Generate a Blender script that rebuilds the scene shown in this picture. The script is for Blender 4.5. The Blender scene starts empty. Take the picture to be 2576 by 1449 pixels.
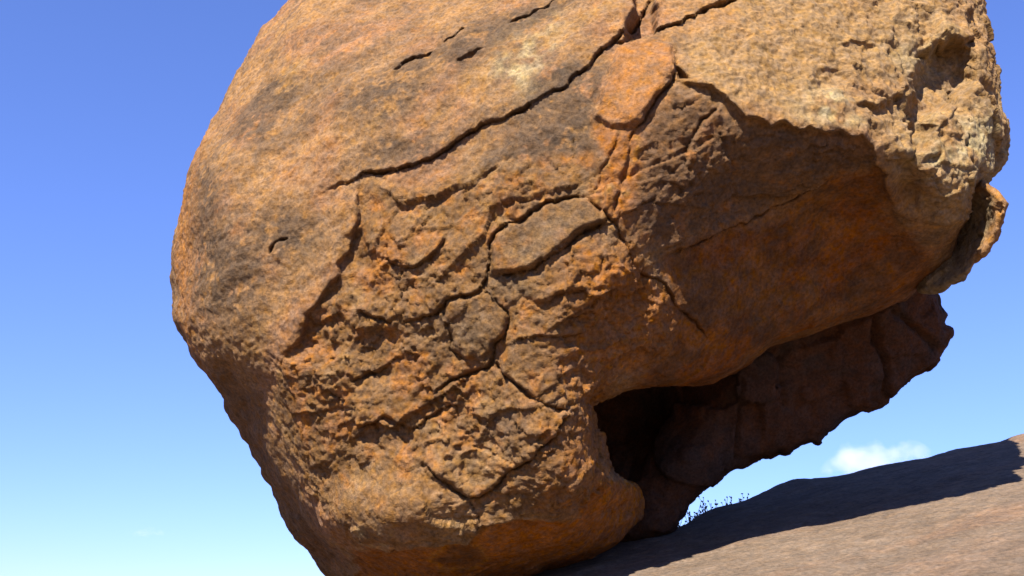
import bpy, bmesh, math, random
import numpy as np
from mathutils import Vector, Matrix, geometry

# ------------------------------------------------------------------ camera, sky, sun, exposure
SC = bpy.context.scene
COL = SC.collection
EYE = np.array([0.0, 0.0, 1.6])
PITCH = math.radians(18.0)
HFOV = math.radians(52.0)
cam = bpy.data.objects.new('camera', bpy.data.cameras.new('camera'))
COL.objects.link(cam)
cam.location = EYE
cam.rotation_euler = (math.radians(90) + PITCH, 0, 0)
cam.data.sensor_width = 36.0
cam.data.lens = 18.0 / math.tan(HFOV / 2)
cam.data.clip_end = 20000
cam.data.clip_start = 0.05
SC.camera = cam

SUN_AZ = math.radians(20.0)      # behind the viewer, this far round to the left
SUN_EL = math.radians(46.0)
SUN = np.array([-math.sin(SUN_AZ) * math.cos(SUN_EL), -math.cos(SUN_AZ) * math.cos(SUN_EL), math.sin(SUN_EL)])
world = bpy.data.worlds.new('World')
SC.world = world
world.use_nodes = True
wn = world.node_tree
bg = wn.nodes['Background']
sky = wn.nodes.new('ShaderNodeTexSky')
sky.sky_type = 'NISHITA'
sky.sun_disc = False
sky.sun_elevation = SUN_EL
sky.sun_rotation = math.atan2(SUN[0], SUN[1])
sky.altitude = 300
sky.air_density = 1.0
sky.dust_density = 0.2
sky.ozone_density = 4.0
soft = wn.nodes.new('ShaderNodeGamma')                  # the film's softer response, then its white balance
soft.inputs['Gamma'].default_value = 0.85
balance = wn.nodes.new('ShaderNodeVectorMath')
balance.operation = 'MULTIPLY'
balance.inputs[1].default_value = (0.97, 1.13, 1.90)
wn.links.new(sky.outputs[0], soft.inputs[0])
wn.links.new(soft.outputs[0], balance.inputs[0])
wn.links.new(balance.outputs[0], bg.inputs[0])
bg.inputs[1].default_value = 0.054
sl = bpy.data.lights.new('sun', 'SUN')
sl.energy = 4.9
sl.angle = math.radians(0.53)
sl.color = (1.0, 0.92, 0.79)
so = bpy.data.objects.new('sun', sl)
COL.objects.link(so)
so.rotation_euler = Vector(SUN).to_track_quat('Z', 'Y').to_euler()
SC.view_settings.view_transform = 'Standard'
SC.view_settings.look = 'None'
SC.view_settings.exposure = 1.6
SC.view_settings.gamma = 1.0
SC.view_settings.use_curve_mapping = False

# ------------------------------------------------------------------ helpers
FPX = 1288.0 / math.tan(HFOV / 2)
cp, sp = math.cos(PITCH), math.sin(PITCH)
FW = np.array([0, cp, sp]); UP = np.array([0, -sp, cp]); RT = np.array([1.0, 0, 0])

def place(u, v, d):
    """point at bearing (u, v) and distance d in front of the viewer"""
    u, v, d = np.asarray(u, float), np.asarray(v, float), np.asarray(d, float)
    a = (u - 1288.0) / FPX * d
    b = (724.5 - v) / FPX * d
    return EYE + a[..., None] * RT + b[..., None] * UP + d[..., None] * FW

def bearing(P):
    q = P - EYE
    d = q @ FW
    return q @ RT / d * FPX + 1288.0, 724.5 - q @ UP / d * FPX, d

def sstep(a, b, x):
    t = np.clip((x - a) / (b - a), 0, 1)
    return t * t * (3 - 2 * t)

def _hash(ix, iy, iz, seed):
    h = (ix * np.uint32(374761393)) ^ (iy * np.uint32(668265263)) ^ (iz * np.uint32(2246822519)) ^ np.uint32(seed * 3266489917 & 0xffffffff)
    h = (h ^ (h >> np.uint32(15))) * np.uint32(2246822519)
    h = (h ^ (h >> np.uint32(13))) * np.uint32(3266489917)
    return h ^ (h >> np.uint32(16))

def noise(P, scale, seed=0):
    """gradient noise about -1..1, scale = feature size"""
    X = (P / scale).astype(np.float32) + np.float32(500.0)
    I = np.floor(X).astype(np.int32)
    F = X - I
    I = I.astype(np.uint32)
    W = F * F * F * (F * (F * 6 - 15) + 10)
    out = np.zeros(len(X), np.float32)
    for dx in (0, 1):
        wx = W[:, 0] if dx else 1 - W[:, 0]
        for dy in (0, 1):
            wy = W[:, 1] if dy else 1 - W[:, 1]
            for dz in (0, 1):
                wz = W[:, 2] if dz else 1 - W[:, 2]
                h = _hash(I[:, 0] + np.uint32(dx), I[:, 1] + np.uint32(dy), I[:, 2] + np.uint32(dz), seed)
                gx = (h & np.uint32(1023)).astype(np.float32) / 511.5 - 1
                gy = ((h >> np.uint32(10)) & np.uint32(1023)).astype(np.float32) / 511.5 - 1
                gz = ((h >> np.uint32(20)) & np.uint32(1023)).astype(np.float32) / 511.5 - 1
                out += wx * wy * wz * (gx * (F[:, 0] - dx) + gy * (F[:, 1] - dy) + gz * (F[:, 2] - dz))
    return out * 1.6

def fbm(P, scale, octs, seed=0, gain=0.5):
    o, a, t = 0, 1.0, 0
    for k in range(octs):
        o = o + a * noise(P, scale, seed + k * 7)
        t += a; a *= gain; scale *= 0.49
    return o / t * 1.4

def facets(P, scale, seed=0, tilt=0.9):
    """broken-rock facets: every cell a tilted plane of its own; returns height and edge closeness"""
    X = (P / scale).astype(np.float32) + np.float32(300.0)
    I = np.floor(X).astype(np.int32)
    best = np.full(len(X), 9.0, np.float32); sec = np.full(len(X), 9.0, np.float32)
    hgt = np.zeros(len(X), np.float32)
    for dx in (-1, 0, 1):
        for dy in (-1, 0, 1):
            for dz in (-1, 0, 1):
                c = (I + np.array([dx, dy, dz], np.int32)).astype(np.uint32)
                h = _hash(c[:, 0], c[:, 1], c[:, 2], seed)
                h2 = _hash(c[:, 0], c[:, 1], c[:, 2], seed + 11)
                J = np.stack([(h & np.uint32(1023)), ((h >> np.uint32(10)) & np.uint32(1023)), ((h >> np.uint32(20)) & np.uint32(1023))], 1).astype(np.float32) / 1023
                D = X - (c.astype(np.int32).astype(np.float32) + 0.15 + 0.7 * J)
                r = np.einsum('ij,ij->i', D, D)
                G = np.stack([(h2 & np.uint32(255)), ((h2 >> np.uint32(8)) & np.uint32(255)), ((h2 >> np.uint32(16)) & np.uint32(255))], 1).astype(np.float32) / 127.5 - 1
                z = ((h2 >> np.uint32(24)).astype(np.float32) / 127.5 - 1) * 0.5 + tilt * np.einsum('ij,ij->i', D, G)
                m = r < best
                sec = np.where(m, best, np.minimum(sec, r))
                best = np.where(m, r, best); hgt = np.where(m, z, hgt)
    return hgt, np.sqrt(sec) - np.sqrt(best)

def seg_dist(U, V, pts):
    """distance to a polyline, signed side (+ = right-hand side of travel, y down -> 'below' when going right), arc 0..1"""
    best = np.full(len(U), 1e9, np.float32); side = np.zeros(len(U), np.float32); arc = np.zeros(len(U), np.float32)
    pts = np.asarray(pts, float)
    L = np.concatenate([[0], np.cumsum(np.hypot(*np.diff(pts, axis=0).T))])
    for k in range(len(pts) - 1):
        ax, ay = pts[k]; bx, by = pts[k + 1]
        ex, ey = bx - ax, by - ay
        l2 = ex * ex + ey * ey
        t = np.clip(((U - ax) * ex + (V - ay) * ey) / l2, 0, 1)
        qx, qy = U - ax - t * ex, V - ay - t * ey
        d = qx * qx + qy * qy
        m = d < best
        best = np.where(m, d, best)
        side = np.where(m, np.sign(ex * qy - ey * qx), side)
        arc = np.where(m, (L[k] + t * math.sqrt(l2)) / L[-1], arc)
    return np.sqrt(best), side, arc

def poly_sd(U, V, pts):
    """signed distance to closed polygon, + inside"""
    pts = list(pts)
    d, _, _ = seg_dist(U, V, pts + [pts[0]])
    ins = np.zeros(len(U), bool)
    n = len(pts)
    for k in range(n):
        ax, ay = pts[k]; bx, by = pts[(k + 1) % n]
        if ay == by: continue
        c = ((ay > V) != (by > V)) & (U < (bx - ax) * (V - ay) / (by - ay) + ax)
        ins ^= c
    return np.where(ins, d, -d)

def catmull(pts, step):
    pts = np.asarray(pts, float); n = len(pts); out = []
    for k in range(n):
        p0, p1, p2, p3 = pts[k - 1], pts[k], pts[(k + 1) % n], pts[(k + 2) % n]
        m = max(1, int(np.hypot(*(p2 - p1)) / step))
        for i in range(m):
            t = i / m
            a = 0.5 * ((2 * p1) + (p2 - p0) * t + (2 * p0 - 5 * p1 + 4 * p2 - p3) * t * t + (-p0 + 3 * p1 - 3 * p2 + p3) * t ** 3)
            b = p1 + (p2 - p1) * t
            out.append(0.5 * a + 0.5 * b)
    return np.array(out)

class TPS:
    """smooth depth through given points"""
    def __init__(self, pts, lam=0.002):
        p = np.array(pts, float)
        self.X = p[:, :2] / 500.0
        n = len(p)
        A = np.zeros((n + 3, n + 3))
        A[:n, :n] = self.k(self.X, self.X) + lam * np.eye(n)
        A[:n, n] = 1; A[:n, n + 1:] = self.X
        A[n, :n] = 1; A[n + 1:, :n] = self.X.T
        self.w = np.linalg.solve(A, np.concatenate([p[:, 2], [0, 0, 0]]))
    @staticmethod
    def k(a, b):
        r2 = ((a[:, None, :] - b[None]) ** 2).sum(-1)
        return 0.5 * r2 * np.log(r2 + 1e-12)
    def __call__(self, u, v):
        x = np.stack([u, v], 1) / 500.0
        out = np.empty(len(x))
        for s in range(0, len(x), 50000):
            c = x[s:s + 50000]
            out[s:s + 50000] = self.k(c, self.X) @ self.w[:len(self.X)] + self.w[-3] + c @ self.w[-2:]
        return out

def mesh_from(name, V, faces, smooth=True):
    me = bpy.data.meshes.new(name)
    F = np.asarray(faces, np.int32)
    k = F.shape[1]
    me.vertices.add(len(V)); me.vertices.foreach_set('co', np.asarray(V, np.float32).ravel())
    me.loops.add(F.size); me.loops.foreach_set('vertex_index', F.ravel())
    me.polygons.add(len(F))
    me.polygons.foreach_set('loop_start', np.arange(0, F.size, k, dtype=np.int32))
    me.update(calc_edges=True)
    me.validate()
    if smooth: me.polygons.foreach_set('use_smooth', np.ones(len(me.polygons), bool))
    return me

def set_color(me, C, name='rock_colour'):
    a = me.attributes.new(name, 'FLOAT_COLOR', 'POINT')
    a.data.foreach_set('color', np.concatenate([C, np.ones((len(C), 1))], 1).astype(np.float32).ravel())

def link(name, me, mat, parent=None):
    o = bpy.data.objects.new(name, me)
    COL.objects.link(o)
    if mat: me.materials.append(mat)
    if parent: o.parent = parent
    return o

def tag(o, label=None, cat=None, group=None, kind=None):
    if label: o['label'] = label
    if cat: o['category'] = cat
    if group: o['group'] = group
    if kind: o['kind'] = kind
    return o

# ------------------------------------------------------------------ materials
def rock_material(name, grain=0.010, bump=0.6, attr='rock_colour', var=0.35):
    m = bpy.data.materials.new(name); m.use_nodes = True
    nt = m.node_tree; N = nt.nodes; L = nt.links
    b = N['Principled BSDF']
    b.inputs['Roughness'].default_value = 0.93
    b.inputs['Specular IOR Level'].default_value = 0.12
    at = N.new('ShaderNodeAttribute'); at.attribute_name = attr
    tc = N.new('ShaderNodeTexCoord')
    n1 = N.new('ShaderNodeTexNoise'); n1.inputs['Scale'].default_value = 1 / (grain * 3.2); n1.inputs['Detail'].default_value = 6; n1.inputs['Roughness'].default_value = 0.68
    n2 = N.new('ShaderNodeTexNoise'); n2.inputs['Scale'].default_value = 1 / (grain * 14); n2.inputs['Detail'].default_value = 5; n2.inputs['Roughness'].default_value = 0.6
    L.new(tc.outputs['Object'], n1.inputs['Vector']); L.new(tc.outputs['Object'], n2.inputs['Vector'])
    def rng(src, lo, hi):
        r = N.new('ShaderNodeMapRange'); r.inputs['From Min'].default_value = 0.3; r.inputs['From Max'].default_value = 0.7
        r.inputs['To Min'].default_value = lo; r.inputs['To Max'].default_value = hi
        L.new(src, r.inputs['Value']); return r.outputs[0]
    mu = N.new('ShaderNodeMath'); mu.operation = 'MULTIPLY'
    L.new(rng(n1.outputs['Fac'], 1 - var, 1 + var), mu.inputs[0]); L.new(rng(n2.outputs['Fac'], 1 - var * 0.6, 1 + var * 0.6), mu.inputs[1])
    vm = N.new('ShaderNodeVectorMath'); vm.operation = 'SCALE'
    L.new(at.outputs['Color'], vm.inputs[0]); L.new(mu.outputs[0], vm.inputs['Scale'])
    hs = N.new('ShaderNodeHueSaturation')
    L.new(vm.outputs[0], hs.inputs['Color'])
    n3 = N.new('ShaderNodeTexNoise'); n3.inputs['Scale'].default_value = 1 / (grain * 7); n3.inputs['Detail'].default_value = 4
    L.new(tc.outputs['Object'], n3.inputs['Vector'])
    L.new(rng(n3.outputs['Fac'], 0.86, 1.12), hs.inputs['Saturation'])
    L.new(hs.outputs[0], b.inputs['Base Color'])
    bp = N.new('ShaderNodeBump'); bp.inputs['Strength'].default_value = bump; bp.inputs['Distance'].default_value = grain * 2.0
    L.new(n1.outputs['Fac'], bp.inputs['Height'])
    L.new(bp.outputs[0], b.inputs['Normal'])
    return m

M_ROCK = rock_material('weathered_sandstone', 0.006, 1.0, var=0.45)
M_SLOPE = rock_material('slope_granite', 0.009, 1.0, var=0.36)

# ------------------------------------------------------------------ the slope: one sheet from under the viewer to the horizon
CREST_X = 1.1 * np.array([-30, -8, -3, -1, 0, 1.15, 1.75, 2.1, 2.5, 3.1, 3.9, 5, 12])
CREST_Y = 1.1 * np.array([-6, 1.0, 4.3, 5.6, 6.4, 7.15, 7.65, 7.98, 7.93, 7.97, 8.3, 8.6, 9.2])
def slope_z(x, y):
    z = 0.214 + 0.258 * y + 0.19 * np.clip(x, -4, 7)
    q = y - np.interp(x, CREST_X, CREST_Y) - 0.05 * np.sin(x * 4.1 + 0.4) - 0.05 * np.sin(x * 8.7 + 1)
    z = z - 1.05 * 0.5 * (np.sqrt(q * q + 0.22 ** 2) + q)
    q3 = -(y + 3)
    z = z + 0.25 * 0.5 * (np.sqrt(q3 * q3 + 4) + q3)
    q4 = np.abs(x) - 9
    z = z - 0.45 * 0.5 * (np.sqrt(q4 * q4 + 9) + q4)
    zb = -7.0
    k = 1.5
    return zb + 0.5 * ((z - zb) + np.sqrt((z - zb) ** 2 + k * k))

def spaced(lo, hi, step, far, grow=1.11):
    a = list(np.arange(lo, hi, step)); s = step
    while a[-1] < far: s *= grow; a.append(a[-1] + s)
    s = step; pre = []; p = lo
    while p > -far: s *= grow; p -= s; pre.append(p)
    return np.array(pre[::-1] + a)
gx = spaced(-0.6, 5.0, 0.0175, 6000); gy = spaced(3.8, 9.4, 0.0175, 6000)
GX, GY = np.meshgrid(gx, gy)
fx, fy = GX.ravel(), GY.ravel()
GZ = slope_z(fx, fy)
near = np.hypot(fx - 2, fy - 6) < 22
Pn = np.stack([fx, fy, np.zeros_like(fx)], 1)
dz = np.zeros(len(fx)); gc = np.tile(np.array([0.33, 0.205, 0.125]), (len(fx), 1))
pn = Pn[near]
# foliation lines run along the slope
ca, sa = math.cos(0.33), math.sin(0.33)
ps = np.stack([(pn[:, 0] * ca + pn[:, 1] * sa) * 0.3, -pn[:, 0] * sa + pn[:, 1] * ca, pn[:, 2]], 1)
big = fbm(pn, 1.3, 3, 3); med = fbm(ps, 0.16, 4, 21); fin = fbm(ps, 0.045, 3, 41)
dz[near] = 0.022 * big + 0.008 * med + 0.0065 * fin
v = np.clip(1 + 0.22 * fbm(ps, 0.3, 4, 55) + 0.20 * fin, 0.5, 1.6)[:, None]
warm = sstep(0.0, 0.6, fbm(ps, 0.5, 3, 71))[:, None]
gc[near] = (np.array([0.126, 0.091, 0.065]) * (1 - warm) + np.array([0.142, 0.093, 0.063]) * warm) * v
far_c = sstep(18, 60, np.hypot(fx, fy))[:, None]
gc = gc * (1 - far_c) + np.array([0.13, 0.085, 0.05]) * far_c
gv = np.stack([fx, fy, GZ + dz], 1)
nx, ny = len(gx), len(gy)
ii = (np.arange(ny - 1)[:, None] * nx + np.arange(nx - 1)[None]).ravel()
gme = mesh_from('ground', gv, np.stack([ii, ii + 1, ii + nx + 1, ii + nx], 1))
set_color(gme, gc)
ground = tag(link('ground', gme, M_SLOPE), kind='structure')

# ------------------------------------------------------------------ solids: an outline with depth, closed at the back, voxel-remeshed
def solid(outline, depth_pts, rim, thick, voxel, grid=16, lam=0.002, back_pow=0.5, smooth=3):
    """outline: closed list of bearings; rim: list (u, v, width, roll) of edge rounding; returns verts, quads, fields"""
    ol = catmull(outline, 9)
    tp = TPS(depth_pts, lam)
    rim = np.array(rim, float)
    def rimf(u, v):
        d2 = (u[:, None] - rim[None, :, 0]) ** 2 + (v[:, None] - rim[None, :, 1]) ** 2
        w = 1.0 / (d2 + 900.0) ** 1.5
        w /= w.sum(1, keepdims=True)
        return w @ rim[:, 2], w @ rim[:, 3]
    pts = [tuple(p) for p in ol]
    n = len(ol)
    tang = np.roll(ol, -1, 0) - np.roll(ol, 1, 0)
    tang /= np.hypot(tang[:, 0], tang[:, 1])[:, None]
    nor = np.stack([-tang[:, 1], tang[:, 0]], 1)
    if poly_sd(*(ol[:1] + nor[:1] * 3).T, ol)[0] < 0: nor = -nor
    extra = []
    for s in (2.0, 5.0, 10.0, 17.0, 26.0):
        q = ol + nor * s
        sd = poly_sd(q[:, 0], q[:, 1], ol)
        extra += [tuple(p) for p, d in zip(q, sd) if d > s * 0.85]
    u0, v0 = ol.min(0); u1, v1 = ol.max(0)
    gu, gvv = np.meshgrid(np.arange(u0, u1, grid), np.arange(v0, v1, grid))
    q = np.stack([gu.ravel(), gvv.ravel()], 1)
    q[:, 0] += (np.arange(len(q)) % 7 - 3) * 0.37
    sd = poly_sd(q[:, 0], q[:, 1], ol)
    extra += [tuple(p) for p, d in zip(q, sd) if d > 33]
    allp = [Vector(p) for p in pts + extra]
    edges = [(i, (i + 1) % n) for i in range(n)]
    res = geometry.delaunay_2d_cdt(allp, edges, [], 1, 1e-4)
    W = np.array([tuple(p) for p in res[0]])
    T = np.array([tuple(f) for f in res[2]], np.int32)
    sd = np.maximum(poly_sd(W[:, 0], W[:, 1], ol), 0)
    sd[sd < 0.3] = 0
    d0 = tp(W[:, 0], W[:, 1])
    w, roll = rimf(W[:, 0], W[:, 1])
    t = 1 - np.minimum(sd / w, 1)
    front = d0 + roll * (1 - np.sqrt(np.maximum(1 - t * t, 0)))
    tb = np.minimum(sd / (w * 3.0 + 120), 1)
    back = front * 0 + (d0 + roll) + thick * np.sqrt(np.maximum(1 - (1 - tb) ** 2, 0)) 
    back = np.where(sd == 0, front, np.maximum(back, front + 0.03))
    A = place(W[:, 0], W[:, 1], front); B = place(W[:, 0], W[:, 1], back)
    bnd = sd == 0
    remap = np.arange(len(W)) + len(W); remap[bnd] = np.nonzero(bnd)[0]
    V = np.concatenate([A, B]); FT = np.concatenate([T, remap[T][:, ::-1]])
    a, b, c = V[FT[:, 0]], V[FT[:, 1]], V[FT[:, 2]]
    if (np.einsum('ij,ij->i', a, np.cross(b, c))).sum() < 0: FT = FT[:, ::-1]
    me = mesh_from('tmp', V, FT)
    o = bpy.data.objects.new('tmp', me); COL.objects.link(o)
    md = o.modifiers.new('r', 'REMESH'); md.mode = 'VOXEL'; md.voxel_size = voxel
    if smooth:
        ms = o.modifiers.new('s', 'SMOOTH'); ms.iterations = smooth; ms.factor = 0.5
    dg = bpy.context.evaluated_depsgraph_get()
    em = o.evaluated_get(dg).to_mesh()
    nv, nf = len(em.vertices), len(em.polygons)
    X = np.empty(nv * 3, np.float32); em.vertices.foreach_get('co', X); X = X.reshape(-1, 3).astype(float)
    NN = np.empty(nv * 3, np.float32); em.vertices.foreach_get('normal', NN); NN = NN.reshape(-1, 3).astype(float)
    Q = np.empty(len(em.loops), np.int32); em.loops.foreach_get('vertex_index', Q)
    Q = Q.reshape(nf, 4)
    o.evaluated_get(dg).to_mesh_clear()
    bpy.data.objects.remove(o); bpy.data.meshes.remove(me)
    ray = X - EYE; ray /= np.linalg.norm(ray, axis=1)[:, None]
    facing = -np.einsum('ij,ij->i', ray, NN)
    return X, NN, Q, facing, tp

# --- main body
BODY = [(720, 0), (640, 100), (585, 190), (540, 270), (505, 345), (478, 405), (463, 470), (450, 545), (446, 640), (449, 720), (447, 800),
        (470, 850), (494, 912), (545, 970), (575, 1040), (620, 1110), (665, 1190), (715, 1290), (765, 1365), (830, 1449), (890, 1520), (980, 1555),
        (1100, 1520), (1250, 1480), (1400, 1440), (1480, 1412), (1555, 1372), (1602, 1320), (1616, 1265), (1600, 1225), (1560, 1205), (1530, 1185), (1512, 1125),
        (1500, 1060), (1490, 1012), (1560, 985), (1660, 970), (1750, 960), (1850, 932), (1890, 900), (1935, 868), (2000, 845), (2100, 820), (2200, 790), (2270, 752),
        (2330, 700), (2385, 635), (2435, 540), (2470, 475), (2515, 405), (2528, 330), (2508, 255), (2494, 160), (2478, 70), (2466, 0), (2445, -150),
        (2360, -330), (2150, -480), (1800, -560), (1400, -540), (1100, -410), (880, -200)]
DEP = [(450, 400, 6.45), (430, 700, 6.35), (600, 200, 6.75), (720, 0, 7.1), (880, -200, 7.7), (1100, -410, 8.3), (1400, -540, 8.4), (1800, -560, 8.3), (2360, -330, 7.8),
       (560, 500, 6.12), (560, 700, 6.05), (530, 850, 6.15), (600, 940, 6.17), (560, 1010, 6.5), (640, 1060, 6.38), (700, 1060, 6.05), (760, 1200, 6.06), (820, 1340, 6.1), (700, 1250, 6.8), (790, 1400, 7.0), (980, 1540, 7.0),
       (700, 600, 5.93), (850, 400, 5.90), (850, 200, 6.2), (1000, 0, 6.55), (850, 700, 5.74), (760, 800, 5.78), (700, 900, 5.85),
       (1000, 600, 5.62), (1200, 300, 5.74), (1300, 0, 6.2), (1500, -200, 6.75), (1900, -350, 7.4),
       (1200, 600, 5.5), (1200, 900, 5.47), (1000, 1000, 5.6), (770, 1050, 5.84), (830, 1200, 5.87), (700, 1180, 6.4), (920, 1200, 5.68), (930, 1350, 5.76), (880, 1350, 5.95),
       (1200, 1200, 5.50), (1200, 1345, 5.58), (1050, 1355, 5.64), (1200, 1440, 6.02), (1000, 1440, 6.3), (1430, 1000, 5.36), (1480, 1200, 5.47), (1400, 1290, 5.6), (1500, 1350, 6.05), (1570, 1270, 6.2), (1540, 1320, 6.12), (1300, 1390, 5.85), (1400, 1420, 6.15),
       (1500, 400, 5.45), (1600, 200, 5.58), (1580, 650, 5.4), (1500, 800, 5.36), (1800, 0, 5.95), (2100, 0, 6.1), (2400, 0, 6.4), (2000, 180, 5.72), (2300, 230, 5.95), (2480, 250, 6.15), (2480, 380, 6.05),
       (1850, 275, 5.47), (2020, 310, 5.5), (2180, 340, 5.62), (2330, 480, 5.78), (2430, 440, 5.86), (2280, 420, 5.70), (2350, 640, 6.2),
       (1750, 480, 5.5), (1900, 450, 5.66), (2100, 480, 5.84), (2000, 620, 6.0), (1750, 700, 5.68), (1650, 850, 5.62), (1750, 900, 5.88), (2200, 720, 6.28), (1900, 820, 6.05), (2250, 560, 6.08), (1560, 960, 5.66)]
RIM = [(720, 0, 150, 0.45), (540, 270, 130, 0.4), (450, 600, 110, 0.4), (447, 790, 60, 0.25), (560, 1000, 50, 0.25), (700, 1270, 70, 0.3), (890, 1520, 90, 0.3), (1250, 1480, 60, 0.3),
       (1480, 1412, 50, 0.25), (1602, 1320, 60, 0.35), (1520, 1150, 30, 0.35), (1490, 1020, 22, 0.30), (1700, 965, 30, 0.25), (1935, 868, 35, 0.25), (2200, 790, 40, 0.3), (2330, 700, 45, 0.3),
       (2470, 475, 40, 0.25), (2520, 330, 45, 0.25), (2480, 70, 60, 0.3), (2360, -330, 200, 0.5), (1800, -560, 250, 0.6), (1100, -410, 220, 0.6)]
X, NRM, QUAD, FACE, TP = solid(BODY, DEP, RIM, 2.3, 0.0092)
U, V_, D_ = bearing(X)
FM = sstep(-0.05, 0.25, FACE)                      # the side that looks this way
print('body verts', len(X))

# ---- masks
wob = np.stack([noise(X, 0.16, 1), noise(X, 0.16, 2)], 1) * 13 + np.stack([noise(X, 0.05, 5), noise(X, 0.05, 6)], 1) * 6
Uw, Vw = U + wob[:, 0], V_ + wob[:, 1]
def region(poly, soft):
    lo = np.min(poly, 0) - soft * 2; hi = np.max(poly, 0) + soft * 2
    m = (Uw > lo[0]) & (Uw < hi[0]) & (Vw > lo[1]) & (Vw < hi[1]) & (FACE > -0.3)
    out = np.zeros(len(X))
    out[m] = sstep(-soft, soft, poly_sd(Uw[m], Vw[m], poly))
    return out
R_FRAC = region([(893, 480), (1000, 470), (1150, 440), (1300, 410), (1480, 380), (1560, 480), (1640, 690), (1700, 770), (1680, 890), (1570, 960), (1500, 1010), (1530, 1180), (1480, 1270), (1220, 1300), (1180, 1350), (890, 1355), (800, 1250), (735, 1130), (690, 1010), (700, 910), (770, 800), (850, 690), (890, 570)], 22)
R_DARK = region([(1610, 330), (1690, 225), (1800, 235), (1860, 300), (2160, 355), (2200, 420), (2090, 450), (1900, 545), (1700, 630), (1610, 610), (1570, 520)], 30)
R_BUFF = region([(1860, -400), (1850, 60), (1700, 110), (1740, 205), (1850, 260), (2180, 335), (2240, 430), (2290, 520), (2400, 580), (2600, 480), (2600, -400)], 30)
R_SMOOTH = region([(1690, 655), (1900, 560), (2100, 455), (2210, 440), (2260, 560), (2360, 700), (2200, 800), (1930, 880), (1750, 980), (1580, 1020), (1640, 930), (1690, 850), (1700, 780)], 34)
R_UNDER = region([(900, 1372), (1180, 1368), (1210, 1325), (1300, 1305), (1450, 1285), (1510, 1210), (1640, 1220), (1640, 1350), (1400, 1460), (1000, 1500), (900, 1480)], 10)
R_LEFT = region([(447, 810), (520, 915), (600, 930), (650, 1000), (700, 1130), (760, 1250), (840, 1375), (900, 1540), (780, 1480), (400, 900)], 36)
R_WEDGE = region([(1565, 98), (1600, 92), (1660, 95), (1690, 110), (1700, 140), (1695, 185), (1660, 238), (1620, 285), (1600, 320), (1530, 320), (1490, 290), (1510, 240), (1530, 180), (1548, 130)], 15)
R_GROOVE = region([(1500, 310), (1600, 310), (1620, 400), (1600, 480), (1585, 570), (1545, 550), (1470, 500), (1515, 420)], 18)
CRUST = np.clip(1 - R_FRAC - R_DARK - R_BUFF - R_SMOOTH - R_UNDER - R_LEFT - R_WEDGE, 0, 1)

# ---- relief (metres along the normal)
disp = 0.055 * fbm(X, 1.1, 2, 100)
th = math.radians(33)                               # bedding climbs to the right
SX = X[:, 0] * math.cos(th) + X[:, 2] * math.sin(th); SZ = -X[:, 0] * math.sin(th) + X[:, 2] * math.cos(th)
PS = np.stack([SX * 0.35, X[:, 1], SZ], 1)
disp += CRUST * (0.020 * fbm(PS, 0.22, 3, 120) + 0.009 * fbm(X, 0.06, 2, 130) + 0.004 * noise(X, 0.024, 133))
R_LIP = region([(1470, 1000), (1560, 960), (1570, 1190), (1640, 1230), (1640, 1320), (1500, 1290)], 20)
amp = np.clip(R_FRAC + 0.9 * R_DARK + 0.6 * R_LIP, 0, 1)
m = amp > 0.01
Pm = X[m] + 0.014 * np.stack([noise(X[m], 0.12, 3), noise(X[m], 0.12, 4), noise(X[m], 0.12, 8)], 1)
Pa = Pm.copy(); sxm = Pm[:, 0] * math.cos(0.45) + Pm[:, 2] * math.sin(0.45); szm = -Pm[:, 0] * math.sin(0.45) + Pm[:, 2] * math.cos(0.45)
Pa = np.stack([sxm * 0.62, Pm[:, 1], szm], 1)
f1, e1 = facets(Pa, 0.33, 31, 0.75); f2, e2 = facets(Pa, 0.10, 37)
vary = np.clip(0.85 + 0.8 * noise(Pm, 0.4, 165), 0.35, 1.5)
g = 0.036 * np.clip(f1, -1.2, 1.0) + 0.019 * vary * np.clip(f2, -1.2, 1) + 0.012 * fbm(Pa, 0.16, 3, 140) + 0.0075 * vary * noise(Pm, 0.026, 150)
knob = np.maximum(noise(Pm, 0.075, 160), 0) ** 1.3
g += 0.010 * vary * knob + 0.013 * vary * np.clip(facets(Pm, 0.045, 43)[0], -1, 1)
disp[m] += amp[m] * g
m = R_BUFF > 0.01
gb = 0.024 * fbm(X[m], 0.13, 3, 170) + 0.010 * noise(X[m], 0.026, 175)
gb -= 0.05 * np.maximum(fbm(X[m], 0.22, 3, 178) - 0.15, 0) * sstep(1950, 2300, U[m])
f3, e3 = facets(X[m], 0.2, 41)
gb += 0.034 * np.clip(f3, -1, 1) * sstep(2000, 2350, U[m])
disp[m] += R_BUFF[m] * gb
m = (R_SMOOTH + R_UNDER) > 0.01
disp[m] += (R_SMOOTH + R_UNDER)[m] * (0.020 * fbm(X[m], 0.3, 3, 180) + 0.009 * np.clip(facets(PS[m], 0.13, 47)[0], -1, 1) + 0.004 * noise(X[m], 0.03, 185))
m = R_LEFT > 0.01
SL = np.stack([X[m][:, 0] * 0.9 + X[m][:, 2] * 0.4, X[m][:, 1], X[m][:, 2] * 0.9 - X[m][:, 0] * 0.4], 1)
disp[m] += R_LEFT[m] * (0.014 * fbm(np.stack([SL[:, 0], SL[:, 1], SL[:, 2] * 0.35], 1), 0.11, 4, 190) + 0.03 * fbm(X[m], 0.2, 3, 192))
BACK = 1 - FM
m = BACK > 0.02
disp[m] += BACK[m] * 0.04 * fbm(X[m], 0.5, 3, 200)

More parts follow.
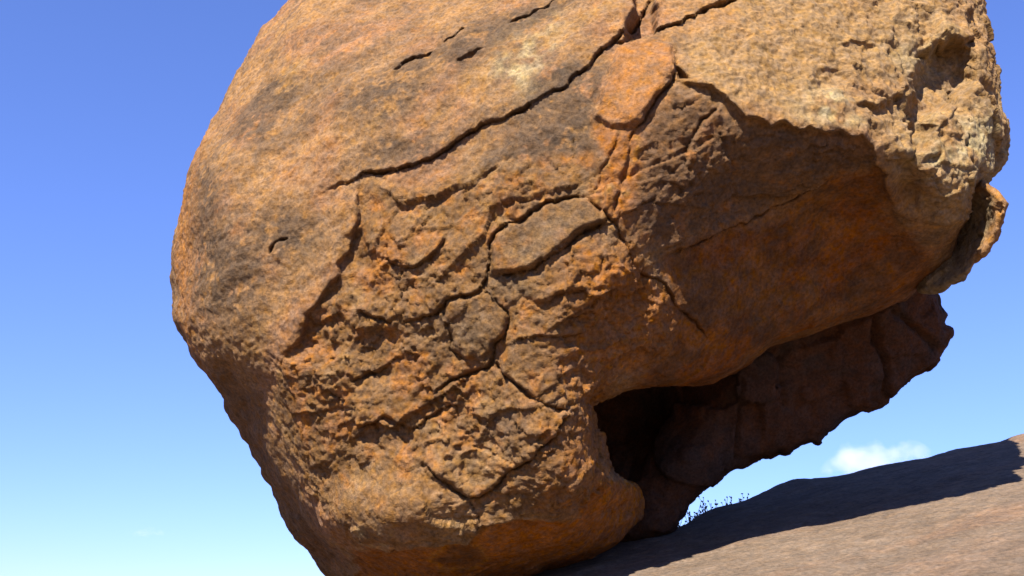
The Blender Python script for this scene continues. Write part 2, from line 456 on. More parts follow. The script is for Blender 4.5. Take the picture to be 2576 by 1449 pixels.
# ---- cracks and steps: (points, half-width px, depth m, step m (+ = left/upper side of travel stands proud), step reach px)
CR = [
 ([(820, 475), (900, 437), (960, 425), (1040, 410), (1090, 385), (1140, 350), (1180, 330), (1240, 308), (1300, 285), (1350, 262), (1410, 225), (1450, 185), (1500, 145), (1550, 95), (1590, 60), (1620, 20), (1645, -60)], 5.4, 0.12, 0.035, 130),
 ([(1545, 105), (1620, 85), (1680, 65), (1740, 40), (1800, 15), (1870, -15)], 6, 0.11, 0.04, 110),
 ([(985, 180), (1010, 160), (1060, 138), (1085, 126)], 4, 0.06, 0.03, 60), ([(1115, 108), (1135, 92), (1168, 68)], 3.6, 0.06, 0.025, 50),
 ([(1150, 160), (1180, 152), (1225, 130)], 5, 0.03, 0.02, 40),
 ([(1280, 60), (1330, 38), (1380, 15), (1430, -15)], 4, 0.04, 0.03, 80),
 ([(1600, 325), (1620, 293), (1642, 260), (1672, 225), (1698, 182), (1701, 130)], 6, 0.06, 0.055, 70),
 ([(1480, 290), (1505, 240), (1530, 180), (1548, 125), (1570, 95)], 4, 0.0, -0.02, 40),
 ([(1600, 325), (1582, 380), (1570, 440), (1555, 500), (1545, 545)], 8, 0.05, 0.0, 40),
 ([(1560, 330), (1530, 400), (1500, 460), (1478, 491)], 7, 0.04, 0.0, 40),
 ([(1702, 200), (1740, 214), (1800, 226), (1850, 272), (1874, 296), (1902, 297), (1940, 316), (1972, 309), (2020, 327), (2042, 320), (2085, 333), (2122, 326), (2145, 347), (2165, 342), (2194, 372), (2202, 410), (2228, 440), (2226, 480), (2250, 525)], 5, 0.0, 0.07, 130),
 ([(1805, 260), (1770, 300), (1745, 350), (1725, 420)], 7, 0.06, 0.03, 60),
 ([(1690, 652), (1740, 625), (1820, 590), (1900, 551), (2000, 500), (2090, 447)], 5, 0.05, 0.04, 120),
 ([(1013, 811), (1061, 799), (1101, 787), (1125, 763), (1157, 749), (1197, 731), (1221, 699), (1229, 659), (1231, 619), (1241, 591), (1261, 571), (1301, 555), (1333, 531), (1373, 507), (1417, 493), (1477, 491)], 6, 0.07, 0.035, 70),
 ([(1229, 690), (1285, 687), (1333, 679), (1373, 655), (1413, 623), (1461, 587), (1493, 567), (1533, 547)], 5.5, 0.065, 0.03, 50),
 ([(1477, 491), (1510, 520), (1533, 547), (1557, 571), (1581, 611), (1597, 643), (1612, 680), (1660, 705), (1700, 757), (1740, 805), (1775, 850)], 5.5, 0.07, 0.02, 50),
 ([(1225, 722), (1249, 759), (1273, 787), (1277, 811), (1273, 839), (1249, 863), (1237, 895), (1221, 923), (1181, 939), (1141, 955), (1117, 967), (1085, 1000)], 6, 0.075, -0.03, 60),
 ([(1237, 905), (1261, 939), (1301, 971), (1341, 999), (1381, 1019), (1434, 1030)], 6, 0.06, 0.03, 50),
 ([(953, 647), (1005, 671), (1041, 675), (1073, 659), (1101, 631), (1120, 590)], 7, 0.04, 0.035, 60),
 ([(1120, 768), (1116, 795), (1132, 835), (1137, 880), (1165, 905)], 5, 0.03, -0.02, 40),
 ([(1020, 1085), (1060, 1057), (1090, 1040), (1128, 1019), (1160, 1024)], 4.5, 0.05, 0.03, 50),
 ([(1060, 1159), (1086, 1185), (1124, 1219), (1154, 1238), (1177, 1253), (1203, 1252), (1237, 1238), (1256, 1216), (1268, 1189), (1302, 1178), (1339, 1155), (1362, 1125), (1400, 1102), (1415, 1068), (1434, 1030)], 5, 0.06, 0.035, 70),
 ([(1177, 1253), (1188, 1284), (1200, 1314), (1200, 1345)], 3.5, 0.05, 0.0, 40),
 ([(1340, 770), (1400, 745), (1470, 735), (1530, 760)], 5, 0.02, 0.03, 60),
 ([(1290, 860), (1350, 845), (1420, 850), (1480, 845)], 6, 0.03, 0.03, 60),
 ([(1380, 835), (1440, 800), (1500, 790)], 5, 0.02, 0.02, 50),
 ([(893, 470), (891, 570), (872, 620), (850, 655), (852, 690), (806, 745), (772, 790), (752, 850), (715, 905)], 8, 0.0, -0.055, 75),
 ([(925, 1366), (1060, 1367), (1180, 1364), (1212, 1325), (1300, 1305), (1450, 1285), (1505, 1215)], 4, 0.0, 0.085, 80),
 ([(735, 600), (708, 612), (683, 640)], 7, 0.09, 0.02, 50),
 ([(1290, 390), (1230, 430), (1180, 470), (1150, 500)], 9, 0.04, 0.03, 60),
 ([(1440, 340), (1444, 400)], 3, 0.04, 0.0, 30),
 ([(1820, 160), (1870, 120), (1890, 90)], 5, 0.05, -0.03, 70),
 ([(2443, 330), (2440, 370), (2432, 410)], 5, 0.05, 0.0, 30),
 ([(900, 780), (940, 800), (990, 812)], 9, 0.05, 0.03, 60), ([(880, 960), (950, 930), (1010, 900)], 10, 0.05, 0.03, 70), ([(900, 1080), (960, 1050), (1010, 1075)], 9, 0.05, 0.03, 60),
]
vis = FACE > -0.2
wu = noise(X[vis], 0.11, 211) * 8 + noise(X[vis], 0.045, 201) * 3.5 + noise(X[vis], 0.02, 203) * 1.3; wv = noise(X[vis], 0.11, 212) * 8 + noise(X[vis], 0.045, 202) * 3.5 + noise(X[vis], 0.02, 204) * 1.3
Uv, Vv = U[vis] + wu, V_[vis] + wv
wmod = 1 + 0.45 * noise(X[vis], 0.15, 205); wfine = noise(X[vis], 0.07, 207); wlong = noise(X[vis], 0.3, 208)
dv = np.zeros(len(Uv))
for pts, w, dep, stp, reach in CR:
    p = np.array(pts); lo = p.min(0) - reach * 2.2 - 20; hi = p.max(0) + reach * 2.2 + 20
    k = np.nonzero((Uv > lo[0]) & (Uv < hi[0]) & (Vv > lo[1]) & (Vv < hi[1]))[0]
    d, side, arc = seg_dist(Uv[k], Vv[k], pts)
    ends = sstep(0.0, 0.10, arc) * sstep(0.0, 0.10, 1 - arc)
    tl = np.clip(60.0 / max(1.0, np.hypot(*np.diff(p, axis=0).T).sum()), 0.06, 0.45)
    tap = np.sqrt(np.clip(np.minimum(arc, 1 - arc) / tl, 0, 1))
    wl = w * wmod[k] * (0.3 + 0.7 * tap)
    wob_w = np.clip(0.72 + 0.75 * wfine[k] + 0.5 * wlong[k], 0.12, 1.5)
    dv[k] -= 0.65 * dep * (0.2 + 0.8 * ends) * np.clip(wob_w * 1.2, 0.2, 1) * np.clip(1.25 - d / (wl * 0.75 * np.maximum(wob_w, 0.4)), 0, 1)
    if stp:
        sgn = -side                                  # + on the left of travel
        if stp > 0: hgt = stp * np.where(sgn > 0, np.exp(-d / reach), -0.25 * np.exp(-d / (reach * 0.6)))
        else: hgt = stp * np.where(sgn > 0, np.exp(-d / reach), -0.25 * np.exp(-d / (reach * 0.6)))
        soft = sstep(0, 3.0, d)
        dv[k] += 0.8 * hgt * soft * (0.2 + 0.8 * ends)
# crack notch at the top, hollows, and pits carved in place of small shadows
PITS = [([(1698, 162), (1714, 170), (1742, 196), (1702, 198)], 0.09, 4),  # carved in place of the shadow the wedge casts
        ([(1585, -60), (1652, -60), (1648, 40), (1640, 72), (1575, 95), (1600, 30)], 0.22, 10),
        ([(2379, 105), (2442, 115), (2442, 192), (2414, 262), (2379, 262), (2339, 285), (2322, 362), (2299, 362), (2293, 280), (2305, 208), (2339, 140)], 0.25, 20),
        ([(2123, 108), (2207, 104), (2205, 132), (2139, 138)], 0.05, 13), ([(2040, 210), (2120, 172), (2142, 186), (2118, 222), (2040, 232)], 0.06, 16),  # the first is carved where a small shadow falls
        ([(2163, 270), (2219, 266), (2271, 236), (2297, 258), (2293, 298), (2249, 322), (2219, 296)], 0.09, 13), ([(2335, 392), (2362, 390), (2362, 415), (2335, 418)], 0.06, 8),  # the first stands in for the shadow below a bump
        ([(2250, 400), (2300, 390), (2320, 450), (2300, 520), (2260, 500)], 0.08, 20), ([(2440, 30), (2470, 10), (2480, 120), (2450, 110)], 0.08, 14), ([(2390, 20), (2420, 10), (2430, 80), (2400, 70)], 0.05, 14),
        ([(860, 590), (900, 580), (940, 640), (930, 690), (870, 680)], 0.045, 16), ([(770, 800), (840, 790), (880, 860), (820, 910), (760, 880)], 0.05, 18), ([(880, 830), (1000, 840), (980, 960), (900, 960)], 0.06, 22),
        ([(1510, 800), (1600, 700), (1640, 720), (1620, 820), (1540, 880)], 0.03, 25)]
for pts, dep, soft in PITS:
    p = np.array(pts); lo = p.min(0) - 80; hi = p.max(0) + 80
    k = np.nonzero((Uv > lo[0]) & (Uv < hi[0]) & (Vv > lo[1]) & (Vv < hi[1]))[0]
    dv[k] -= dep * sstep(-soft, soft, poly_sd(Uv[k] + 30 * (wmod[k] - 1), Vv[k] + 12 * wfine[k], pts))
# proud blocks: wedge, pale block, plates
PLATES = {'wedge': [(1565, 98), (1600, 92), (1660, 95), (1692, 110), (1701, 140), (1696, 185), (1662, 238), (1622, 288), (1600, 322), (1530, 322), (1486, 290), (1508, 240), (1530, 180), (1548, 130)],
          'grey': [(1477, 491), (1510, 520), (1533, 547), (1493, 567), (1461, 587), (1413, 623), (1373, 655), (1333, 679), (1285, 687), (1231, 688), (1229, 659), (1231, 619), (1241, 591), (1261, 571), (1301, 555), (1333, 531), (1373, 507), (1417, 493)],
          'block': [(1225, 727), (1249, 759), (1273, 787), (1277, 811), (1273, 839), (1249, 863), (1237, 890), (1200, 905), (1165, 905), (1137, 880), (1132, 835), (1116, 795), (1122, 766), (1157, 751), (1197, 733)],
          'scallop': [(1237, 912), (1261, 939), (1301, 971), (1341, 999), (1381, 1019), (1434, 1030), (1415, 1068), (1400, 1102), (1362, 1125), (1339, 1155), (1302, 1178), (1268, 1189), (1256, 1216), (1237, 1238), (1203, 1252), (1177, 1253), (1154, 1238), (1124, 1219), (1086, 1185), (1060, 1159), (1035, 1110), (1037, 1076), (1060, 1057), (1090, 1040), (1110, 985), (1141, 955), (1181, 939), (1221, 923)],
          'spur': [(1533, 552), (1557, 575), (1581, 615), (1597, 647), (1610, 682), (1560, 710), (1480, 735), (1400, 745), (1340, 765), (1300, 740), (1285, 700), (1335, 688), (1375, 664), (1415, 632), (1463, 596), (1495, 576)]}
inpl = {}
for nm, pts in PLATES.items():
    sd = np.full(len(Uv), -1e3)
    p = np.array(pts); lo = p.min(0) - 60; hi = p.max(0) + 60
    k = np.nonzero((Uv > lo[0]) & (Uv < hi[0]) & (Vv > lo[1]) & (Vv < hi[1]))[0]
    sd[k] = poly_sd(Uv[k], Vv[k], pts)
    inpl[nm] = sd
    dv += {'wedge': 0.03, 'grey': 0.025, 'block': 0.03, 'scallop': 0.015, 'spur': 0.015}[nm] * sstep(0, 14, sd)
# plates lie flatter than the rubble around them
flat = np.maximum(sstep(2, 14, inpl['wedge']) * 0.5, np.maximum(sstep(2, 14, inpl['grey']) * 0.7, sstep(2, 14, inpl['block']) * 0.35))
disp[vis] = disp[vis] * (1 - flat) + 0.02 * flat * 0
XB = X + NRM * disp[:, None]
cut = X[vis] - EYE; cut /= -np.linalg.norm(cut, axis=1)[:, None]      # fractures cut straight in from the face
cut = 0.7 * cut + 0.3 * NRM[vis]
XB[vis] += cut * (dv * FM[vis])[:, None]

# ---- stone colour, with shade and bounce light painted in at places
Uw2 = Uw + 26 * noise(X, 0.3, 371) + 8 * noise(X, 0.06, 373); Vw2 = Vw + 26 * noise(X, 0.3, 372) + 8 * noise(X, 0.06, 374)
def blob(u, v, ru, rv, rot=0):
    c, s = math.cos(math.radians(rot)), math.sin(math.radians(rot))
    a = (Uw2 - u) * c + (Vw2 - v) * s; b = -(Uw2 - u) * s + (Vw2 - v) * c
    return np.exp(-((a / ru) ** 2 + (b / rv) ** 2))
n_big = fbm(X, 0.45, 3, 300); n_str = fbm(PS, 0.16, 4, 310); n_med = fbm(X, 0.12, 3, 320); n_fin = fbm(X, 0.035, 2, 330)
def mix(C, col, f):
    f = np.clip(f, 0, 1)[:, None]
    return C * (1 - f) + np.array(col) * f
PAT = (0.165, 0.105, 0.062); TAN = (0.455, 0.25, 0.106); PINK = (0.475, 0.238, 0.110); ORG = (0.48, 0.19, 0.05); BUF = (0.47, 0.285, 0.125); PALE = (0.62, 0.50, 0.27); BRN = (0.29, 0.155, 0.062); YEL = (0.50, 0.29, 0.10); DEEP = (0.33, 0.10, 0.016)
C = np.tile(np.array(TAN), (len(X), 1))
C = mix(C, PINK, sstep(-0.1, 0.5, n_big))
C = mix(C, YEL, 0.6 * sstep(0.1, 0.7, fbm(PS, 0.3, 3, 340)))
pat = sstep(0.0, 0.3, n_str + 0.5 * n_big + 0.35 * n_fin + 0.03)
C = mix(C, (0.26, 0.16, 0.09), 0.7 * pat * CRUST * sstep(-0.5, 0.25, fbm(X, 0.8, 2, 365)))
for b_ in [(560, 690, 90, 110, 0), (510, 470, 40, 60, 0), (700, 240, 60, 35, -35), (960, 250, 90, 40, -10), (1180, 120, 110, 35, -35), (1000, 190, 90, 25, -30), (1380, 230, 80, 40, -30), (1330, 380, 120, 60, -20), (1450, 350, 80, 60, 0), (1250, 500, 130, 60, -20), (1330, 50, 80, 25, -20), (1420, 200, 50, 30, -40), (1010, 380, 90, 40, -10), (720, 600, 60, 60, 0), (1480, 230, 70, 30, -50), (640, 330, 40, 30, 0)]:
    C = mix(C, PAT, 0.9 * np.minimum(1, 1.5 * blob(b_[0], b_[1], b_[2] * 1.2, b_[3] * 1.2, b_[4])) * sstep(-0.35, 0.15, n_med + n_fin * 0.6 + 0.2))
C = mix(C, BRN, 0.9 * R_FRAC); C = mix(C, ORG, R_FRAC * sstep(-0.05, 0.6, n_med + 0.5 * n_big) * 0.55)
C = mix(C, BUF, R_FRAC * sstep(0.15, 0.6, fbm(X, 0.2, 3, 350)) * 0.4)
C = mix(C, ORG, R_FRAC * sstep(1330, 1560, Uw) * sstep(560, 700, Vw) * 0.8)
C = mix(C, (0.22, 0.115, 0.052), R_LEFT * 0.8)  # left flank painted darker, standing in for its shade
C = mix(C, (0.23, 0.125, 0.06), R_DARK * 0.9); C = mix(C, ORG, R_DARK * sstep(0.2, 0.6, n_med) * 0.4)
C = mix(C, BUF, R_BUFF * 0.9); C = mix(C, TAN, R_BUFF * sstep(0, 0.5, n_big) * 0.5)
C = mix(C, (0.34, 0.21, 0.09), R_BUFF * sstep(0.1, 0.6, n_med) * 0.6)
C = mix(C, PALE, R_BUFF * np.clip(blob(2110, 275, 80, 40) + 0.8 * blob(2400, 400, 110, 80) + 0.7 * blob(2480, 330, 40, 60) + 0.4 * blob(2330, 150, 90, 90), 0, 1) * sstep(-0.5, 0.3, n_med))
C = mix(C, TAN, R_BUFF * blob(2180, 225, 60, 40) * 0.9)
C = mix(C, (0.31, 0.125, 0.032), R_SMOOTH * 0.9); C = mix(C, DEEP, R_SMOOTH * 0.75 * sstep(-0.5, 0.3, n_big + 0.5 * n_med)); C = mix(C, (0.20, 0.095, 0.04), R_SMOOTH * sstep(0.0, 0.5, fbm(X, 0.5, 3, 360)) * 0.7); C = mix(C, (0.11, 0.055, 0.026), R_SMOOTH * sstep(0.05, 0.45, fbm(PS, 0.2, 4, 362)) * 0.5); C = mix(C, (0.48, 0.17, 0.025), R_SMOOTH * sstep(0.15, 0.6, fbm(X, 0.25, 3, 363)) * 0.7)  # recess toned down, its shade put into the rock colour
C = mix(C, (0.52, 0.18, 0.028), R_UNDER * 0.95); C = mix(C, (0.30, 0.11, 0.03), R_UNDER * sstep(0.1, 0.5, n_big + 0.5 * n_med) * 0.6)  # underside orange raised: glow bounced off the ground is painted in
C = mix(C, (0.46, 0.205, 0.07), R_WEDGE * (0.8 + 0.3 * n_med)); C = mix(C, PINK, R_WEDGE * sstep(0, 0.6, n_med) * 0.35); C = mix(C, ORG, R_GROOVE * 0.85); C = mix(C, YEL, R_GROOVE * sstep(0.1, 0.6, n_med) * 0.8)
for b_ in [(1330, 150, 60, 50, 0), (1300, 190, 50, 40, -30), (1360, 100, 60, 30, -30)]: C = mix(C, PALE, 0.6 * blob(*b_) * sstep(-0.5, 0.4, n_med))
for b_ in [(1380, 580, 120, 50, -30), (1190, 830, 60, 60, 0), (1280, 715, 60, 30, 0)]: C = mix(C, (0.24, 0.155, 0.085), 0.85 * blob(*b_))
C = mix(C, TAN, 0.7 * blob(1050, 1290, 120, 70)); C = mix(C, BUF, 0.8 * blob(1150, 1320, 60, 30)); C = mix(C, PALE, 0.6 * blob(940, 1340, 40, 30) * sstep(-0.2, 0.3, n_med))
C = mix(C, BUF, 0.5 * blob(1200, 1160, 100, 60)); C = mix(C, (0.2, 0.12, 0.07), 0.7 * blob(1270, 1080, 60, 50))
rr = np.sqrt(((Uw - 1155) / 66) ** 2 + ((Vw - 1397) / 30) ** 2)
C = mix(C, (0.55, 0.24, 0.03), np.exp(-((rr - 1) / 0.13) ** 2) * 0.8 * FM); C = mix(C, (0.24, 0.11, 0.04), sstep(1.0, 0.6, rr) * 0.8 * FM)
edge = sstep(60, 10, poly_sd(U, V_, BODY)) * sstep(560, 440, U) * FM  # brighter orange band along the left outline
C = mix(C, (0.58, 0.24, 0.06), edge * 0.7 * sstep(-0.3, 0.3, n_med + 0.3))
C *= (1 + 0.16 * n_fin + 0.14 * n_med)[:, None]
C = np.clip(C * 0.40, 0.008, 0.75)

# ---- build the boulder: body and the plates the cracks cut out of it
boulder = bpy.data.objects.new('balancing_boulder', None)
base_pt = place(1250, 1440, 6.6); base_pt[2] = float(slope_z(base_pt[0:1], base_pt[1:2])[0])
boulder.location = base_pt
COL.objects.link(boulder)
tag(boulder, 'huge cracked orange sandstone boulder balancing on the sloping rock', 'boulder')
pid = np.zeros(len(X), np.int32)
for k, nm in enumerate(PLATES):
    t = np.zeros(len(X), bool); t[vis] = (inpl[nm] > 0) & (FACE[vis] > 0.0)
    pid[t] = k + 1
fid = pid[QUAD]
fid = np.where((fid == fid[:, :1]).all(1), fid[:, 0], 0)
def submesh(name, Vtx, F, Cc):
    idx = np.unique(F); mp = np.full(len(Vtx), -1); mp[idx] = np.arange(len(idx))
    me = mesh_from(name, Vtx[idx] - base_pt, mp[F]); set_color(me, Cc[idx]); return me
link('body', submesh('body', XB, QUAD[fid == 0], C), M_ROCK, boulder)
pl_names = {'wedge': ('rock_wedge', 'smooth orange wedge under the long crack'), 'grey': ('rock_plate', 'grey-brown plate outlined by cracks'), 'block': ('rock_plate', 'small olive-brown block between cracks'),
            'scallop': ('rock_plate', 'scalloped plate low on the boulder'), 'spur': ('rock_plate', 'knobbly orange plate beside the overhang')}
for k, nm in enumerate(PLATES):
    n_, lb = pl_names[nm]
    o = link(n_, submesh(n_, XB, QUAD[fid == k + 1], C), M_ROCK, boulder)
    o['label'] = lb

# --- dark slab hanging at the back
SLAB = [(1200, 1000), (1500, 960), (1700, 900), (1950, 800), (2200, 700), (2320, 690), (2345, 728), (2362, 742), (2366, 765), (2382, 790), (2372, 815), (2396, 828), (2386, 870), (2362, 905), (2340, 930),
        (2300, 948), (2262, 985), (2220, 1010), (2180, 1035), (2130, 1060), (2100, 1078), (2075, 1098), (2062, 1120), (2048, 1124), (2043, 1110), (2008, 1124), (1972, 1142), (1962, 1134), (1940, 1147), (1900, 1160), (1865, 1182),
        (1846, 1182), (1800, 1215), (1760, 1240), (1728, 1268), (1724, 1290), (1690, 1330), (1600, 1380), (1480, 1400), (1200, 1400)]
SD = [(1200, 1000, 7.7), (1200, 1400, 7.7), (1500, 1000, 7.5), (1560, 1100, 7.55), (1640, 1050, 7.45), (1700, 980, 7.3), (1640, 1300, 6.85), (1480, 1300, 7.1), (1740, 1260, 6.98), (1860, 1170, 7.02), (2050, 1100, 7.08), (2350, 900, 7.05), (2380, 800, 7.05), (2200, 750, 6.85), (1950, 900, 6.95), (1850, 1000, 6.92), (1720, 1150, 6.9), (2100, 950, 6.98)]
SR = [(1200, 1200, 60, 0.3), (1500, 980, 60, 0.3), (2320, 690, 30, 0.2), (2390, 830, 16, 0.12), (2200, 1020, 25, 0.2), (2050, 1110, 12, 0.12), (1860, 1180, 20, 0.15), (1730, 1275, 20, 0.15), (1500, 1380, 50, 0.3)]
Xs, Ns, Qs, Fs, _ = solid(SLAB, SD, SR, 0.9, 0.018, smooth=1)
Us, Vs, Ds = bearing(Xs)
ds_ = 0.02 * fbm(Xs, 0.45, 3, 400) + (0.02 + 0.05 * sstep(25, 90, poly_sd(Us, Vs, SLAB))) * facets(Xs, 0.42, 61, 0.7)[0] + 0.018 * facets(Xs, 0.16, 63)[0] + 0.010 * fbm(Xs, 0.08, 3, 410)
for pts, w, dep in [([(1866, 960), (1862, 1060), (1852, 1160)], 4, 0.05), ([(1958, 900), (1965, 960), (1975, 1030)], 4, 0.03), ([(2195, 800), (2200, 860), (2230, 920), (2225, 990)], 7, 0.08), ([(2240, 780), (2330, 850), (2360, 880)], 8, 0.06)]:
    d, _, _ = seg_dist(Us + 5 * noise(Xs, 0.08, 77), Vs, pts)
    ds_ -= dep * np.exp(-(d / w) ** 2) * (Fs > 0)
Xs2 = Xs + Ns * ds_[:, None]
Cs = np.tile(np.array((0.16, 0.068, 0.034)), (len(Xs), 1))  # darker than the body: the slab's shade is put into its colour
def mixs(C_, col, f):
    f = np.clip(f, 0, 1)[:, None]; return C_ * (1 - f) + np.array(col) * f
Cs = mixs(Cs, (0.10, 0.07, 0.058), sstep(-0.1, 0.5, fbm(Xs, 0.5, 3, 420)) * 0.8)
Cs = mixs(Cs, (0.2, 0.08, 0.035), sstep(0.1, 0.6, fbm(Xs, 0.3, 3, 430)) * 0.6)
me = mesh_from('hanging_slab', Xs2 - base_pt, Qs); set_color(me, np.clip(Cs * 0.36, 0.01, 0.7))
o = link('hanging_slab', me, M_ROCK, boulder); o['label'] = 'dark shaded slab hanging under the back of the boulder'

# --- curled flake at the right rim
FLK = [(2440, 470), (2472, 452), (2500, 476), (2512, 482), (2531, 508), (2526, 548), (2512, 586), (2484, 634), (2452, 668), (2440, 690), (2392, 716), (2376, 730), (2346, 738), (2310, 735), (2300, 690), (2360, 620), (2410, 540)]
FD = [(2440, 470, 6.2), (2500, 480, 6.02), (2530, 520, 5.93), (2480, 635, 6.02), (2360, 735, 6.35), (2300, 690, 6.6), (2410, 600, 6.45), (2450, 550, 6.32), (2485, 560, 6.16), (2505, 550, 6.04)]
FR = [(2475, 452, 14, 0.1), (2530, 520, 12, 0.10), (2440, 684, 14, 0.12), (2320, 735, 20, 0.15), (2360, 620, 30, 0.2)]
Xf, Nf, Qf, Ff, _ = solid(FLK, FD, FR, 0.35, 0.012, grid=9, smooth=1)
Xf2 = Xf + Nf * (0.02 * facets(Xf, 0.14, 505)[0] + 0.008 * fbm(Xf, 0.05, 2, 510))[:, None]
Uf, Vf, _ = bearing(Xf)
Cf = np.tile(np.array((0.36, 0.26, 0.15)), (len(Xf), 1))
rim_d = poly_sd(Uf, Vf, FLK)
Cf = mixs(Cf, (0.50, 0.26, 0.10), sstep(34, 10, rim_d + 8 * noise(Xf, 0.08, 520)) * sstep(2420, 2470, Uf))  # right edge painted lighter orange to look sunlit
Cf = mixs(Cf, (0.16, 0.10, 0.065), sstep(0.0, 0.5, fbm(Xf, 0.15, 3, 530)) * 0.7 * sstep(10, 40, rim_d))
me = mesh_from('rim_flake', Xf2 - base_pt, Qf); set_color(me, np.clip(Cf * 0.44, 0.01, 0.7))
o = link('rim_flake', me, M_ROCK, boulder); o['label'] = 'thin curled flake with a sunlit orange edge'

# ------------------------------------------------------------------ shrub beyond the crest
def plain(name, col, rough=0.8):
    m = bpy.data.materials.new(name); m.use_nodes = True
    N = m.node_tree.nodes; b = N['Principled BSDF']; b.inputs['Roughness'].default_value = rough
    n = N.new('ShaderNodeTexNoise'); n.inputs['Scale'].default_value = 9
    r = N.new('ShaderNodeValToRGB'); r.color_ramp.elements[0].color = (*[c * 0.7 for c in col], 1); r.color_ramp.elements[1].color = (*[min(1, c * 1.3) for c in col], 1)
    m.node_tree.links.new(n.outputs['Fac'], r.inputs[0]); m.node_tree.links.new(r.outputs[0], b.inputs['Base Color'])
    return m
M_TWIG = plain('twig_bark', (0.10, 0.085, 0.08)); M_LEAF = plain('shrub_leaf', (0.06, 0.065, 0.035))
rng = random.Random(4)
def shrub(u, v_top, d, seed, label, spread):
    rng.seed(seed)
    top = place(u, v_top, d); bx, by = top[0], top[1]
    bz = float(slope_z(np.array([bx]), np.array([by]))[0])
    root = bpy.data.objects.new('shrub', None); root.location = (bx, by, bz - 0.03); COL.objects.link(root)
    H = top[2] - bz
    bv, bf, lv, lf = [], [], [], []
    def tube(p, q, r0, r1):
        ax = (q - p).normalized(); s = ax.orthogonal().normalized(); t = ax.cross(s); i = len(bv)
        for c, r in ((p, r0), (q, r1)):
            for k in range(5): bv.append(c + (s * math.cos(k * 1.2566) + t * math.sin(k * 1.2566)) * r)
        for k in range(5): bf.append((i + k, i + (k + 1) % 5, i + 5 + (k + 1) % 5, i + 5 + k))
    def leaf(p, dr):
        L = rng.uniform(0.016, 0.03); w = L * 0.36
        dr = (dr + Vector((rng.uniform(-1, 1), rng.uniform(-1, 1), rng.uniform(-.6, 1)))).normalized()
        s = dr.orthogonal().normalized(); s.rotate(Matrix.Rotation(rng.uniform(0, 6.28), 3, dr)); i = len(lv)
        lv.extend([p, p + dr * L * 0.5 + s * w, p + dr * L, p + dr * L * 0.5 - s * w]); lf.append((i, i + 1, i + 2, i + 3))
    def grow(p, dr, ln, r, lev):
        n = 4
        for k in range(n):
            dr = (dr + Vector((rng.uniform(-.25, .25), rng.uniform(-.25, .25), rng.uniform(-.05, .2)))).normalized()
            q = p + dr * ln / n; tube(p, q, r, r * 0.82); p = q; r *= 0.82
            if lev < 3 and k >= 1:
                for _ in range(2):
                    nd = (dr + Vector((rng.uniform(-1, 1), rng.uniform(-1, 1), rng.uniform(-.2, .6)))).normalized()
                    grow(p, nd, ln * rng.uniform(0.45, 0.6), r * 0.6, lev + 1)
            if lev >= 2:
                for _ in range(1 if lev == 2 else 2): leaf(p, dr)
    for k in range(5):
        a = k * 1.2566 + rng.uniform(-.4, .4)
        grow(Vector((0.03 * math.cos(a), 0.03 * math.sin(a), 0)), Vector((spread * math.cos(a), spread * math.sin(a), 1)).normalized(), H * 0.66, 0.045, 1)
    zt = max(p.z for p in lv); s = H / zt
    for nm, vv, ff, mt in (('branches', bv, bf, M_TWIG), ('foliage', lv, lf, M_LEAF)):
        me = bpy.data.meshes.new(nm); me.from_pydata([p * s for p in vv], [], ff); o = link(nm, me, mt, root)
    tag(root, label, 'shrub', 'shrubs behind the crest of the slope')
shrub(1752, 1236, 9.2, 3, 'sparse dark shrub close under the hanging slab, behind the slope crest', 0.5)
shrub(1812, 1232, 9.3, 8, 'small wispy shrub peeking over the slope crest, clear of the slab', 0.6)

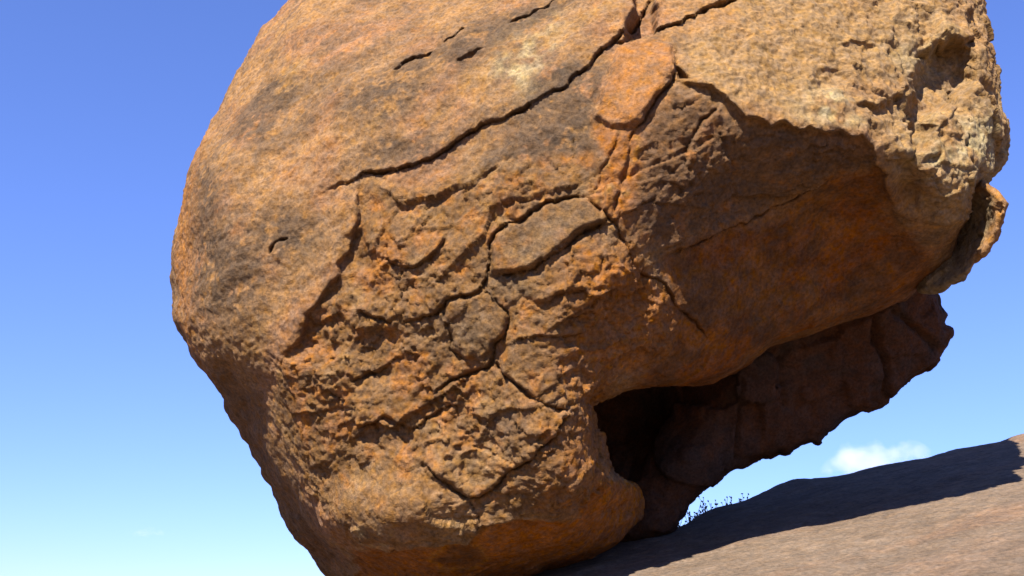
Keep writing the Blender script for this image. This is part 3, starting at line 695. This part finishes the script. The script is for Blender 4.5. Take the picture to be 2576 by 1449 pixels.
# ------------------------------------------------------------------ clouds
def cloud(name, u, v, d, sx, sy, sz, dens, label, seed):
    me = bpy.data.meshes.new(name); bm = bmesh.new()
    bmesh.ops.create_icosphere(bm, subdivisions=3, radius=1.0)
    bm.to_mesh(me); bm.free()
    m = bpy.data.materials.new(name + '_vapour'); m.use_nodes = True
    nt = m.node_tree; N = nt.nodes; L = nt.links; N.remove(N['Principled BSDF'])
    pv = N.new('ShaderNodeVolumePrincipled'); pv.inputs['Color'].default_value = (0.97, 0.97, 0.99, 1); pv.inputs['Anisotropy'].default_value = 0.0
    tc = N.new('ShaderNodeTexCoord')
    ln = N.new('ShaderNodeVectorMath'); ln.operation = 'LENGTH'; L.new(tc.outputs['Object'], ln.inputs[0])
    mp = N.new('ShaderNodeMapping'); mp.inputs['Location'].default_value = (seed, seed * 2, 0); mp.inputs['Scale'].default_value = (2.2, 1.2, 1.1); L.new(tc.outputs['Object'], mp.inputs[0])
    no = N.new('ShaderNodeTexNoise'); no.inputs['Scale'].default_value = 1.2; no.inputs['Detail'].default_value = 5; L.new(mp.outputs[0], no.inputs['Vector'])
    a = N.new('ShaderNodeMath'); a.operation = 'MULTIPLY_ADD'; L.new(no.outputs['Fac'], a.inputs[0]); a.inputs[1].default_value = 2.4; a.inputs[2].default_value = -0.55
    b = N.new('ShaderNodeMath'); b.operation = 'SUBTRACT'; L.new(a.outputs[0], b.inputs[0]); L.new(ln.outputs['Value'], b.inputs[1])
    r = N.new('ShaderNodeMapRange'); r.inputs['From Min'].default_value = 0.0; r.inputs['From Max'].default_value = 0.45; r.inputs['To Max'].default_value = dens
    L.new(b.outputs[0], r.inputs['Value']); L.new(r.outputs[0], pv.inputs['Density'])
    L.new(pv.outputs[0], N['Material Output'].inputs['Volume'])
    o = link(name, me, m); o.location = place(u, v, d); o.scale = (sx, sy, sz)
    tag(o, label, 'cloud')
cloud('cloud', 2190, 1168, 2400, 165, 90, 70, 0.008, 'small white puffy cloud low above the slope crest', 3.1)
cloud('cloud', 372, 1340, 3000, 85, 40, 20, 0.0022, 'faint grey wisp of cloud left of the boulder', 7.7)
SC.cycles.volume_step_rate = 4.0
SC.cycles.volume_bounces = 14
SC.cycles.max_bounces = 8
SC.cycles.diffuse_bounces = 5
